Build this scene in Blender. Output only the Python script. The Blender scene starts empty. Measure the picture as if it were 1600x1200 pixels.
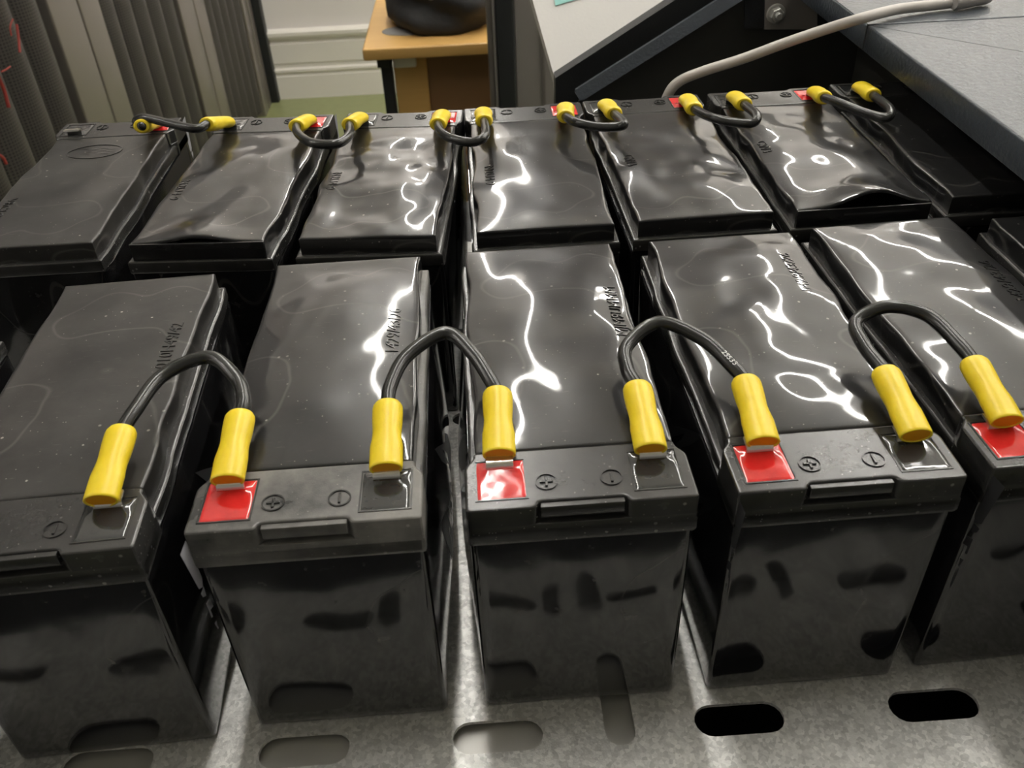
import bpy, bmesh, math, random
from mathutils import Vector, Matrix, noise, Euler

# ------------------------------------------------------------------ camera, world, lights, exposure
sc = bpy.context.scene
COL = sc.collection
MM = 0.001
CAMP = (-22.588, -168.288, 268.192)            # millimetres
PITCH, YAW, ROLL, FPX = 0.91812, -0.026469, -0.047307, 1367.14
RC = (Matrix.Rotation(YAW, 3, 'Z') @ Matrix.Rotation(PITCH, 3, 'X') @ Matrix.Rotation(ROLL, 3, 'Z'))
cd = bpy.data.cameras.new('camera')
cam = bpy.data.objects.new('camera', cd)
COL.objects.link(cam)
cam.matrix_world = Matrix.Translation(Vector(CAMP) * MM) @ RC.to_4x4()
cd.sensor_width = 36.0
cd.lens = 36.0 * FPX / 1600.0
cd.clip_start = 0.01
cd.clip_end = 60
cd.dof.use_dof = True
cd.dof.focus_distance = 0.36
cd.dof.aperture_fstop = 32.0
sc.camera = cam

world = bpy.data.worlds.new('room_air')
sc.world = world
world.use_nodes = True
world.node_tree.nodes['Background'].inputs[0].default_value = (0.80, 0.78, 0.74, 1)
world.node_tree.nodes['Background'].inputs[1].default_value = 0.25

vs = sc.view_settings
vs.view_transform = 'Standard'
vs.look = 'None'
vs.gamma = 1
vs.use_curve_mapping = False
vs.exposure = 0.0
sc.cycles.use_denoising = True
sc.cycles.max_bounces = 10
sc.cycles.glossy_bounces = 6
sc.cycles.sample_clamp_indirect = 6.0

FLOOR = -1030.0
CEIL = 1650.0
LAMP_POWER = 105.0


def at(px, py, x=None, y=None, z=None):
    """The point of the place seen at photo pixel (px, py) on a plane x=, y= or z= (millimetres)."""
    d = RC @ Vector(((px - 800) / FPX, -(py - 600) / FPX, -1.0))
    c = Vector(CAMP)
    t = (x - c.x) / d.x if x is not None else (y - c.y) / d.y if y is not None else (z - c.z) / d.z
    return c + d * t


def at_plane(px, py, p0, n):
    """The point seen at photo pixel (px, py) on the plane through p0 with normal n."""
    d = RC @ Vector(((px - 800) / FPX, -(py - 600) / FPX, -1.0))
    c = Vector(CAMP); n = Vector(n)
    return c + d * ((Vector(p0) - c).dot(n) / d.dot(n))


# ------------------------------------------------------------------ node helpers
def mat(name, color=(0.5, 0.5, 0.5), rough=0.5, metal=0.0, spec=0.5, emit=None, coat=0.0):
    m = bpy.data.materials.new(name)
    m.use_nodes = True
    b = m.node_tree.nodes['Principled BSDF']
    b.inputs['Base Color'].default_value = (*color, 1)
    b.inputs['Roughness'].default_value = rough
    b.inputs['Metallic'].default_value = metal
    b.inputs['Specular IOR Level'].default_value = spec
    b.inputs['Coat Weight'].default_value = coat
    b.inputs['Coat Roughness'].default_value = 0.05
    if emit:
        b.inputs['Emission Color'].default_value = (*emit[0], 1)
        b.inputs['Emission Strength'].default_value = emit[1]
    return m


class NT:
    def __init__(s, m):
        s.t = m.node_tree
        s.b = s.t.nodes['Principled BSDF']
        s.co = s.t.nodes.new('ShaderNodeTexCoord').outputs['Object']

    def n(s, kind, **kw):
        nd = s.t.nodes.new(kind)
        for k, v in kw.items():
            setattr(nd, k, v)
        return nd

    def l(s, a, b):
        s.t.links.new(a, b)

    def noise(s, scale, detail=3, rough=0.5, co=None):
        nd = s.n('ShaderNodeTexNoise')
        nd.inputs['Scale'].default_value = scale
        nd.inputs['Detail'].default_value = detail
        nd.inputs['Roughness'].default_value = rough
        s.l(co or s.co, nd.inputs['Vector'])
        return nd.outputs['Fac']

    def vor(s, scale, feature='F1', rand=1.0, co=None):
        nd = s.n('ShaderNodeTexVoronoi', feature=feature)
        nd.inputs['Scale'].default_value = scale
        nd.inputs['Randomness'].default_value = rand
        s.l(co or s.co, nd.inputs['Vector'])
        return nd

    def ramp(s, fac, stops):
        nd = s.n('ShaderNodeValToRGB')
        e = nd.color_ramp.elements
        while len(e) < len(stops):
            e.new(0.5)
        for q, (p, c) in zip(e, stops):
            q.position = p
            q.color = (c, c, c, 1) if isinstance(c, (int, float)) else (*c, 1)
        s.l(fac, nd.inputs[0])
        return nd.outputs[0]

    def math(s, op, a, b=None):
        nd = s.n('ShaderNodeMath', operation=op)
        for i, v in enumerate((a, b)):
            if v is None:
                continue
            if isinstance(v, (int, float)):
                nd.inputs[i].default_value = v
            else:
                s.l(v, nd.inputs[i])
        return nd.outputs[0]

    def mix(s, fac, a, b):
        nd = s.n('ShaderNodeMix', data_type='RGBA')
        for sock, v in ((nd.inputs[0], fac), (nd.inputs[6], a), (nd.inputs[7], b)):
            if isinstance(v, (int, float)):
                sock.default_value = v
            elif isinstance(v, tuple):
                sock.default_value = (*v, 1)
            else:
                s.l(v, sock)
        return nd.outputs[2]

    def bump(s, h, strength, dist):
        nd = s.n('ShaderNodeBump')
        nd.inputs['Strength'].default_value = strength
        nd.inputs['Distance'].default_value = dist
        s.l(h, nd.inputs['Height'])
        s.l(nd.outputs[0], s.b.inputs['Normal'])


def plastic(name, base, rough, dust=0.5, grain=0.0, haze=0.0, coat=0.0, crough=0.05):
    """Moulded black plastic with settled dust specks, faint scuffs and a fine grain."""
    m = mat(name, base, rough, coat=coat)
    t = NT(m)
    t.b.inputs['Coat Roughness'].default_value = crough
    if coat:
        t.b.inputs['Specular IOR Level'].default_value = 0.5 if rough < .2 else 0.22
    v = t.vor(420)
    speck = t.ramp(v.outputs['Distance'], [(0.0, 1.0), (0.16, 1.0), (0.25, 0.0)])
    sel = t.ramp(v.outputs['Color'], [(0.0, 0.0), (0.86, 0.0), (0.90, 1.0)])
    v2 = t.vor(1100)
    speck2 = t.ramp(v2.outputs['Distance'], [(0.0, 1.0), (0.16, 1.0), (0.26, 0.0)])
    sel2 = t.ramp(v2.outputs['Color'], [(0.0, 0.0), (0.86, 0.0), (0.9, 0.7)])
    d = t.math('MAXIMUM', t.math('MULTIPLY', speck, sel), t.math('MULTIPLY', speck2, sel2))
    d = t.math('MULTIPLY', d, dust)
    film = t.ramp(t.noise(28, 5, 0.65), [(0.35, 0.0), (0.8, 1.0)])
    film = t.math('MULTIPLY', film, haze)
    if coat:   # drying rings and hairline scratches
        ring = t.ramp(t.noise(19, 1.5, 0.4), [(0.0, 0), (0.545, 0), (0.552, 1), (0.559, 0), (1.0, 0)])
        film = t.math('ADD', film, t.math('MULTIPLY', ring, 0.10 if rough < .2 else 0.16))
        mp_ = t.n('ShaderNodeMapping'); mp_.inputs['Rotation'].default_value = (0, 0, 0.6); mp_.inputs['Scale'].default_value = (1, 9, 1)
        t.l(t.co, mp_.inputs[0])
        scr = t.ramp(t.noise(150, 3, 0.6, mp_.outputs[0]), [(0.0, 0), (0.66, 0), (0.72, 1), (1.0, 1)])
        film = t.math('ADD', film, t.math('MULTIPLY', scr, 0.09))
    d2 = t.math('MINIMUM', t.math('ADD', d, film), 1.0)
    t.l(t.mix(d2, tuple(base), (0.30, 0.285, 0.26)), t.b.inputs['Base Color'])
    r = t.math('ADD', t.math('MULTIPLY', t.noise(60, 4, 0.6), 0.10), rough - 0.05)
    t.l(t.math('ADD', r, t.math('MULTIPLY', d2, 0.5)), t.b.inputs['Roughness'])
    if grain:
        t.bump(t.noise(2600, 2, 0.5), grain, 0.00012)
    return m


M = {}
M['plate'] = plastic('glossy_black_cover_plastic', (0.010, 0.010, 0.0105), 0.30, 0.95, 0.04, 0.03, 0.8, 0.05)
M['case'] = plastic('glossy_black_case_plastic', (0.009, 0.009, 0.010), 0.09, 0.10, 0.05, 0.02, 0.5, 0.06)
M['lid'] = plastic('black_lid_plastic', (0.012, 0.012, 0.0125), 0.16, 0.25, 0.08, 0.02)
M['strip'] = plastic('satin_black_terminal_block_plastic', (0.018, 0.018, 0.018), 0.23, 0.5, 0.2, 0.10)
M['scuffed'] = plastic('scuffed_terminal_block_plastic', (0.026, 0.026, 0.026), 0.26, 0.7, 0.3, 0.95)
M['dull_plate'] = plastic('dull_dusty_cover_plastic', (0.016, 0.0155, 0.015), 0.42, 1.0, 0.1, 0.10, 0.45, 0.16)


def epoxy(name, col):
    m = mat(name, col, 0.12, coat=0.5)
    t = NT(m)
    f = t.ramp(t.noise(160, 4, 0.6), [(0.3, 0.0), (0.75, 1.0)])
    t.l(t.mix(f, tuple(c * 0.85 for c in col), tuple(min(1, c * 1.15 + 0.01) for c in col)), t.b.inputs['Base Color'])
    t.bump(t.noise(260, 3, 0.5), 0.15, 0.0003)
    return m


M['red'] = epoxy('red_epoxy', (0.58, 0.014, 0.014))
M['black_epoxy'] = epoxy('black_epoxy', (0.018, 0.019, 0.019))
M['tin'] = mat('tinned_terminal_steel', (0.78, 0.74, 0.66), 0.28, 1.0)
t = NT(M['tin'])
t.bump(t.noise(500, 3), 0.2, 0.0003)
M['yellow'] = mat('yellow_sleeve_vinyl', (0.88, 0.66, 0.02), 0.36)
M['yellow'].node_tree.nodes['Principled BSDF'].inputs['Subsurface Weight'].default_value = 0.15
M['yellow'].node_tree.nodes['Principled BSDF'].inputs['Subsurface Radius'].default_value = (0.002, 0.0015, 0.0004)
t = NT(M['yellow'])
t.l(t.mix(t.ramp(t.noise(120, 4, 0.6), [(0.3, 0.0), (0.8, 1.0)]), (0.79, 0.58, 0.014), (0.87, 0.67, 0.03)), t.b.inputs['Base Color'])
t.bump(t.noise(260, 2), 0.25, 0.0004)
M['orange'] = mat('orange_sleeve_lining', (0.80, 0.34, 0.005), 0.4)
M['wire'] = mat('black_cable_rubber', (0.017, 0.017, 0.016), 0.24)
t = NT(M['wire'])
t.bump(t.noise(300, 2), 0.05, 0.0003)
M['ink'] = mat('grey_printing_ink', (0.10, 0.10, 0.105), 0.35)
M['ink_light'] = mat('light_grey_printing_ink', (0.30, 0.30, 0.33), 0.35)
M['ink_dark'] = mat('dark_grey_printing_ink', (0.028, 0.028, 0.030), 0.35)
M['white_ink'] = mat('white_printing_ink', (0.7, 0.7, 0.68), 0.4)
M['grey_cable'] = mat('light_grey_cable_pvc', (0.46, 0.43, 0.40), 0.38)
M['grey_plug'] = mat('grey_plug_plastic', (0.33, 0.31, 0.29), 0.35)

# galvanised steel with spangle
M['galv'] = mat('galvanised_steel', (0.6, 0.6, 0.58), 0.34, 0.5)
t = NT(M['galv'])
vv = t.vor(760)
vg = t.n('ShaderNodeSeparateColor'); t.l(vv.outputs['Color'], vg.inputs[0])
tone = t.math('ADD', t.math('MULTIPLY', vg.outputs[0], 0.35), t.math('MULTIPLY', t.noise(90, 5, 0.7), 0.7))
t.l(t.ramp(tone, [(0.15, (0.38, 0.38, 0.37)), (0.5, (0.60, 0.595, 0.575)), (0.9, (0.92, 0.91, 0.88))]), t.b.inputs['Base Color'])
t.l(t.math('ADD', t.math('MULTIPLY', vg.outputs[1], 0.18), 0.34), t.b.inputs['Roughness'])
t.bump(t.math('ADD', t.math('MULTIPLY', vg.outputs[2], 0.4), t.noise(600, 4, 0.7)), 0.3, 0.0005)
M['zinc'] = mat('zinc_plated_steel', (0.52, 0.51, 0.48), 0.45, 0.5)


def powder(name, col, rough, scale=900, strength=0.5, dist=0.0006):
    m = mat(name, col, rough)
    t = NT(m)
    t.bump(t.noise(scale, 2, 0.5), strength, dist)
    return m


M['blue_grey'] = powder('blue_grey_powder_coat', (0.036, 0.043, 0.052), 0.33, 420, 0.5, 0.0008)
M['blue_grey'].node_tree.nodes['Principled BSDF'].inputs['Specular IOR Level'].default_value = 0.36
M['dark_paint'] = powder('dark_grey_powder_coat', (0.028, 0.028, 0.024), 0.5, 700, 0.3)
M['black_paint'] = powder('black_powder_coat', (0.012, 0.013, 0.015), 0.5, 700, 0.3)
M['pale_paint'] = powder('pale_grey_paint', (0.80, 0.775, 0.745), 0.5, 400, 0.2)
M['mid_paint'] = powder('mid_grey_paint', (0.24, 0.22, 0.205), 0.4, 400, 0.2)
M['alu'] = mat('satin_aluminium', (0.23, 0.207, 0.192), 0.32, 0.55)
M['note'] = mat('mint_paper', (0.42, 0.80, 0.74), 0.8)
M['wall'] = mat('cream_wall_paint', (0.80, 0.765, 0.74), 0.7)
M['skirt'] = mat('white_gloss_woodwork_paint', (0.80, 0.77, 0.71), 0.4)
M['ceil'] = mat('ceiling_tile', (0.74, 0.72, 0.68), 0.8)
t = NT(M['ceil'])
br = t.n('ShaderNodeTexBrick')
br.offset = 0.0
br.inputs['Scale'].default_value = 1.0
br.inputs['Mortar Size'].default_value = 0.012
br.inputs['Brick Width'].default_value = 0.6
br.inputs['Row Height'].default_value = 0.6
br.inputs['Color1'].default_value = (0.82, 0.80, 0.76, 1)
br.inputs['Color2'].default_value = (0.86, 0.84, 0.80, 1)
br.inputs['Mortar'].default_value = (0.35, 0.34, 0.32, 1)
t.l(t.co, br.inputs['Vector'])
t.l(br.outputs['Color'], t.b.inputs['Base Color'])
M['floor'] = mat('green_floor_vinyl', (0.20, 0.24, 0.075), 0.4)
t = NT(M['floor'])
t.l(t.mix(t.noise(30, 5, 0.7), (0.19, 0.215, 0.09), (0.27, 0.29, 0.14)), t.b.inputs['Base Color'])
M['wood'] = mat('beech_laminate', (0.72, 0.42, 0.13), 0.4)
t = NT(M['wood'])
mp = t.n('ShaderNodeMapping'); mp.inputs['Scale'].default_value = (1.5, 16, 16); t.l(t.co, mp.inputs[0])
t.l(t.mix(t.noise(5, 5, 0.6, mp.outputs[0]), (0.66, 0.37, 0.11), (0.80, 0.50, 0.17)), t.b.inputs['Base Color'])
M['brown'] = mat('brown_modesty_board', (0.24, 0.125, 0.05), 0.55)
M['bag'] = mat('black_nylon', (0.008, 0.008, 0.008), 0.7)
t = NT(M['bag']); t.bump(t.noise(60, 5, 0.7), 0.5, 0.004)
M['cloth'] = mat('blue_grey_cloth', (0.28, 0.27, 0.26), 0.8)
M['white_plastic'] = mat('white_plastic', (0.72, 0.68, 0.60), 0.4)
M['tube'] = mat('lit_lamp_tube', (1, 1, 1), 0.5, emit=((1.0, 0.97, 0.91), LAMP_POWER))
M['housing'] = mat('white_lamp_housing', (0.7, 0.7, 0.68), 0.4)
M['red_wire'] = mat('red_cable_jacket', (0.22, 0.02, 0.012), 0.6)
M['grey_lead'] = mat('pale_grey_cable_jacket', (0.28, 0.28, 0.27), 0.5)

# perforated rack-door sheet
M['mesh'] = mat('perforated_black_sheet', (0.1, 0.1, 0.1), 0.45, 0.2)
t = NT(M['mesh'])
mp = t.n('ShaderNodeMapping'); mp.inputs['Scale'].default_value = (0.0, 1, 1); t.l(t.co, mp.inputs[0])
sx = t.n('ShaderNodeSeparateXYZ'); t.l(mp.outputs[0], sx.inputs[0])
P_ = 2 * math.pi / 0.0125
a = t.math('SINE', t.math('MULTIPLY', t.math('ADD', sx.outputs[1], sx.outputs[2]), P_))
b = t.math('SINE', t.math('MULTIPLY', t.math('SUBTRACT', sx.outputs[1], sx.outputs[2]), P_))
hole = t.ramp(t.math('MULTIPLY', a, b), [(0.15, 0.0), (0.45, 1.0)])
t.l(t.mix(hole, (0.048, 0.043, 0.039), (0.006, 0.0055, 0.005)), t.b.inputs['Base Color'])


# ------------------------------------------------------------------ mesh helpers (all input in millimetres)
def mk(name, V, F, m, parent=None, smooth=True, loc=None, sharp=None):
    me = bpy.data.meshes.new(name)
    me.from_pydata([(v[0] * MM, v[1] * MM, v[2] * MM) for v in V], [], F)
    bm = bmesh.new(); bm.from_mesh(me)
    bmesh.ops.recalc_face_normals(bm, faces=bm.faces)
    if sharp:
        for e in bm.edges:
            if len(e.link_faces) == 2 and e.calc_face_angle() > sharp:
                e.smooth = False
    bm.to_mesh(me); bm.free()
    if smooth:
        me.polygons.foreach_set('use_smooth', [len(p.vertices) < 9 for p in me.polygons])
    me.materials.append(m)
    me.update()
    o = bpy.data.objects.new(name, me)
    COL.objects.link(o)
    if parent:
        o.parent = parent
    if loc:
        o.location = Vector(loc) * MM
    return o


class MB:
    def __init__(s):
        s.V = []; s.F = []

    def add(s, V, F):
        k = len(s.V)
        s.V += [tuple(v) for v in V]
        s.F += [tuple(i + k for i in f) for f in F]
        return s

    def box(s, x0, x1, y0, y1, z0, z1, b=0.0):
        if b <= 0:
            V = [(x, y, z) for z in (z0, z1) for x, y in ((x0, y0), (x1, y0), (x1, y1), (x0, y1))]
            return s.add(V, [(3, 2, 1, 0), (4, 5, 6, 7)] + [(i, (i + 1) % 4, (i + 1) % 4 + 4, i + 4) for i in range(4)])
        return s.prism([(x0, y0), (x1, y0), (x1, y1), (x0, y1)], z0, z1, b)

    def prism(s, poly, z0, z1, b=0.5, corner=None, bottom=True):
        """Upright prism on a ccw outline, upright corners cut by corner, rims rounded by b."""
        c = b * 1.7 if corner is None else corner
        pl = poly
        if c > 0:
            pl = []
            n = len(poly)
            for i in range(n):
                p0, p1, p2 = Vector(poly[i - 1]), Vector(poly[i]), Vector(poly[(i + 1) % n])
                a_, b_ = (p0 - p1), (p2 - p1)
                ca = min(c, a_.length * .45); cb = min(c, b_.length * .45)
                q0 = p1 + a_.normalized() * ca; q2 = p1 + b_.normalized() * cb
                for tt in (0, .33, .67, 1):
                    pl.append(tuple(q0 * (1 - tt) ** 2 + p1 * 2 * tt * (1 - tt) + q2 * tt ** 2))
        n = len(pl)

        def inset(d):
            out = []
            for i in range(n):
                p0, p1, p2 = Vector(pl[i - 1]), Vector(pl[i]), Vector(pl[(i + 1) % n])
                n1 = Vector((-(p1 - p0).y, (p1 - p0).x)); n2 = Vector((-(p2 - p1).y, (p2 - p1).x))
                n1 = n1.normalized() if n1.length > 1e-9 else n1; n2 = n2.normalized() if n2.length > 1e-9 else n2
                m_ = n1 + n2
                if m_.length < 1e-6:
                    m_ = n1
                m_ = m_.normalized()
                k = max(.5, m_.dot(n1) if n1.length else 1)
                out.append(p1 + m_ * d / k)
            return out
        rings = []
        if b > 0:
            if bottom:
                rings += [(b, z0), (b * .3, z0 + b * .3), (0, z0 + b)]
            else:
                rings += [(0, z0)]
            rings += [(0, z1 - b), (b * .13, z1 - b * .5), (b * .5, z1 - b * .13), (b, z1)]
        else:
            rings = [(0, z0), (0, z1)]
        V = []
        for d, z in rings:
            V += [(p[0], p[1], z) for p in (inset(d) if d else [Vector(q) for q in pl])]
        F = []
        for r in range(len(rings) - 1):
            for i in range(n):
                j = (i + 1) % n
                F.append((r * n + i, r * n + j, (r + 1) * n + j, (r + 1) * n + i))
        F.append(tuple(range(n - 1, -1, -1)))
        F.append(tuple((len(rings) - 1) * n + i for i in range(n)))
        return s.add(V, F)

    def extrude(s, pts, d):
        """A flat outline given by 3-D points, made thick by the vector d."""
        n = len(pts); d = Vector(d)
        V = [Vector(p) for p in pts] + [Vector(p) + d for p in pts]
        F = [tuple(range(n - 1, -1, -1)), tuple(range(n, 2 * n))] + [(i, (i + 1) % n, (i + 1) % n + n, i + n) for i in range(n)]
        return s.add(V, F)

    def loft(s, rings, cap=True):
        n = len(rings[0]); V = []; F = []
        for r in rings:
            V += r
        for k in range(len(rings) - 1):
            for i in range(n):
                j = (i + 1) % n
                F.append((k * n + i, k * n + j, (k + 1) * n + j, (k + 1) * n + i))
        if cap:
            F.append(tuple(range(n - 1, -1, -1)))
            F.append(tuple((len(rings) - 1) * n + i for i in range(n)))
        return s.add(V, F)

    def build(s, name, m, parent=None, smooth=False, loc=None, sharp=0.6):
        return mk(name, s.V, s.F, m, parent, smooth, loc, sharp if smooth else None)


def spline(pts, n):
    P = [Vector(p) for p in pts]
    P = [P[0] * 2 - P[1]] + P + [P[-1] * 2 - P[-2]]
    out = []
    for i in range(1, len(P) - 2):
        for k in range(n):
            t = k / n
            a, b, c, d = P[i - 1], P[i], P[i + 1], P[i + 2]
            out.append(0.5 * ((2 * b) + (c - a) * t + (2 * a - 5 * b + 4 * c - d) * t * t + (3 * b - a - 3 * c + d) * t ** 3))
    out.append(P[-2])
    return out


def sweep(path, prof, up=Vector((0, 0, 1)), nseg=20):
    """Rings along a path; prof(k, u) gives (half width, half height) of the section at fraction u."""
    rings = []
    n = len(path)
    prev = None
    for i, p in enumerate(path):
        t = (path[min(i + 1, n - 1)] - path[max(i - 1, 0)]).normalized()
        if prev is None:
            s_ = t.cross(up).normalized()
        else:
            s_ = (prev - t * prev.dot(t)).normalized()
        prev = s_
        w = s_.cross(t).normalized()
        a, b = prof(i, i / (n - 1))
        rings.append([tuple(p + s_ * (a * math.cos(2 * math.pi * k / nseg)) + w * (b * math.sin(2 * math.pi * k / nseg))) for k in range(nseg)])
    return rings


def tube(mb, pts, r, n=8, nseg=16, up=Vector((0, 0, 1))):
    return mb.loft(sweep(spline(pts, n), lambda i, u: (r, r), up, nseg))


def thing(name, label, cat, loc=(0, 0, 0), rz=0.0, group=None):
    o = bpy.data.objects.new(name, None)
    COL.objects.link(o)
    o.empty_display_size = 0.02
    o.location = Vector(loc) * MM
    o.rotation_euler = (0, 0, rz)
    o['label'] = label; o['category'] = cat
    if group:
        o['group'] = group
    return o


def tag(o, label, cat, group=None):
    o['label'] = label; o['category'] = cat
    if group:
        o['group'] = group
    return o


def struct(o):
    o['kind'] = 'structure'
    return o


def text_mesh(txt, size, extrude=0.25, shear=0.0, space=1.0):
    """Vertices (mm) and faces of raised lettering lying in the xy plane."""
    cu = bpy.data.curves.new('lettering', 'FONT')
    cu.body = txt; cu.size = size; cu.extrude = extrude; cu.shear = shear; cu.space_character = space
    cu.align_x = 'CENTER'; cu.align_y = 'CENTER'; cu.resolution_u = 3
    o = bpy.data.objects.new('lettering', cu)
    COL.objects.link(o)
    dg = bpy.context.evaluated_depsgraph_get()
    me = bpy.data.meshes.new_from_object(o.evaluated_get(dg))
    V = [tuple(v.co) for v in me.vertices]; F = [tuple(p.vertices) for p in me.polygons]
    bpy.data.objects.remove(o); bpy.data.curves.remove(cu); bpy.data.meshes.remove(me)
    return V, F


def fbm(x, y, z=0.0):
    return noise.noise(Vector((x, y, z)))


# ------------------------------------------------------------------ the setting
def struct_box(name, m, *a):
    return struct(MB().box(*a).build(name, m))


struct_box('floor', M['floor'], -2400, 3000, -2500, 3700, FLOOR - 40, FLOOR)
struct_box('ceiling', M['ceil'], -2400, 3000, -2600, 3700, CEIL, CEIL + 40)
struct_box('wall_back', M['wall'], -2400, 3000, 3700, 3800, FLOOR, CEIL)
struct_box('wall_left', M['wall'], -2500, -2400, -2500, 3800, FLOOR, CEIL)
struct_box('wall_right', M['wall'], 3000, 3100, -2500, 3800, FLOOR, CEIL)
# moulded skirting along the back wall (profile: z, depth)
pr_ = [(FLOOR, 0), (FLOOR, 22), (-935, 22), (-928, 18), (-921, 18), (-915, 26), (-905, 26), (-899, 14), (-884, 14), (-878, 20), (-800, 20),
       (-796, 10), (-784, 10), (-778, 24), (-766, 30), (-752, 30), (-744, 16), (-742, 0)]
mb = MB()
mb.extrude([(-2400, 3700 - d, z) for z, d in pr_], (5400, 0, 0))
struct(mb.build('baseboard_back', M['skirt']))

# ------------------------------------------------------------------ the galvanised tray
TX0, TX1, TY0, TY1 = -292.0, 246.0, -62.0, 335.0


def slot_outline(cx, cy, L, W, n=8):
    """Rounded slot, long along x when L > W, else long along y."""
    pts = []
    if L >= W:
        r = W / 2; h = L / 2 - r
        for s0, c in ((-90, h), (90, -h)):
            for k in range(n + 1):
                a = math.radians(s0 + 180 * k / n)
                pts.append((cx + c + r * math.cos(a), cy + r * math.sin(a)))
    else:
        r = L / 2; h = W / 2 - r
        for s0, c in ((0, h), (180, -h)):
            for k in range(n + 1):
                a = math.radians(s0 + 180 * k / n)
                pts.append((cx + r * math.cos(a), cy + c + r * math.sin(a)))
    return pts


slots = []
for k, cx in enumerate((-221.5, -157, -92.5, -28.5, 52, 117.5, 182)):
    slots.append((cx, -8.5, 30, 11.5))
slots.append((12, -3, 10, 24))
for cx, cy, l, w in ((-198, -42, 24, 9), (-150, -40, 28, 9), (-128, -46, 9, 20), (-86, -42, 28, 9), (-66, -46, 9, 18), (-24, -43, 22, 8), (-5, -45, 8, 22),
                     (9, -45, 8, 22), (27, -43, 24, 8), (60, -42, 26, 9), (84, -46, 9, 20), (120, -42, 28, 9), (186, -42, 28, 9)):
    slots.append((cx, cy, l, w))
for cy in (157.5, 230, 300):
    for cx in (-221.5, -157, -92.5, -28.5, 40, 117.5, 182):
        slots.append((cx, cy, 30, 9))


def plate_with_holes(name, m, x0, x1, y0, y1, z0, z1, holes, parent):
    bm = bmesh.new()
    loops = [[(x0, y0), (x1, y0), (x1, y1), (x0, y1)]] + holes
    for z in (z0, z1):
        edges = []
        for lp in loops:
            vs_ = [bm.verts.new((p[0] * MM, p[1] * MM, z * MM)) for p in lp]
            edges += [bm.edges.new((vs_[i], vs_[(i + 1) % len(vs_)])) for i in range(len(vs_))]
        bmesh.ops.triangle_fill(bm, use_beauty=True, edges=edges)
    for lp in loops:
        a = [bm.verts.new((p[0] * MM, p[1] * MM, z0 * MM)) for p in lp]
        b = [bm.verts.new((p[0] * MM, p[1] * MM, z1 * MM)) for p in lp]
        for i in range(len(lp)):
            j = (i + 1) % len(lp)
            bm.faces.new((a[i], a[j], b[j], b[i]))
    bmesh.ops.remove_doubles(bm, verts=bm.verts, dist=1e-6)
    bmesh.ops.recalc_face_normals(bm, faces=bm.faces)
    me = bpy.data.meshes.new(name); bm.to_mesh(me); bm.free()
    me.materials.append(m)
    o = bpy.data.objects.new(name, me); COL.objects.link(o); o.parent = parent
    return o


tray = thing('battery_tray', 'slotted galvanised steel tray carrying both rows of black batteries', 'tray', (0, 0, 0))
plate_with_holes('tray_sheet', M['galv'], TX0, TX1, TY0, TY1, -1.5, 0.0, [slot_outline(*s) for s in slots], tray)
mb = MB()
mb.box(TX0, TX1, TY0, TY0 + 1.5, -26, -1.5)
mb.box(TX0, TX0 + 1.5, TY0, TY1, -26, -1.5)
mb.box(TX1 - 1.5, TX1, TY0, TY1, -26, -1.5)
mb.build('tray_flange', M['galv'], tray)
rail = thing('support_rail', 'zinc plated cross rail lying directly under the slots at the left of the tray', 'rail', (0, 0, 0))
MB().box(-285, 20, -30, 14, -6.2, -4.7).build('rail_web', M['zinc'], rail)
MB().box(-285, 20, -30, -28.5, -26, -6.2).box(-285, 20, 12.5, 14, -26, -6.2).build('rail_flange', M['zinc'], rail)

# ------------------------------------------------------------------ the blue-grey cabinet round the tray
cab = thing('battery_cabinet', 'blue grey powder coated steel cabinet around and right of the battery tray', 'cabinet', (0, 150, FLOOR))


def cabpart(mb, name, m, smooth=False):
    o = mb.build(name, m, None, smooth)
    o.parent = cab
    o.location = -cab.location
    return o


XW = 257.0          # inner face of the right-hand wall
mb = MB(); mb.box(-640, XW, -165, 478, -60, -40)  # shelf extended left to stand for shade, forward unseen for darker case reflections
cabpart(mb, 'shading_base_shelf', M['black_paint'])
mb = MB(); mb.box(-640, -610, TY0 - 2, 478, FLOOR, -60); mb.box(620, 650, TY0 - 2, 478, FLOOR, 90)
mb.box(-610, 620, 448, 478, FLOOR, -60)
cabpart(mb, 'cabinet_body', M['dark_paint'])
mb = MB(); mb.box(TX0 - 3, TX1 + 4, TY0, TY0 + 26, -40, -26.3)
cabpart(mb, 'tray_runner', M['zinc'])
cabpart(MB().box(TX0 - 3, TX1 + 4, 300, 330, -40, -26.3), 'tray_runner', M['zinc'])
cabpart(MB().box(XW, XW + 3, -140, 500, -60, 110), 'side_wall', M['dark_paint'])
# folded deck on top of the right-hand wall: lip faces the batteries
LX = 195.5
lip = MB()
lip.prism([(LX, -140), (640, -140), (640, 323), (LX, 323)], 111, 125, 1.1, 0.6)
cabpart(lip, 'deck', M['blue_grey'], True)
lip2 = MB()
lip2.prism([(LX, 324), (640, 324), (640, 640), (LX, 640)], 111, 125, 1.1, 0.6)
cabpart(lip2, 'rear_deck', M['blue_grey'], True)
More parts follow.
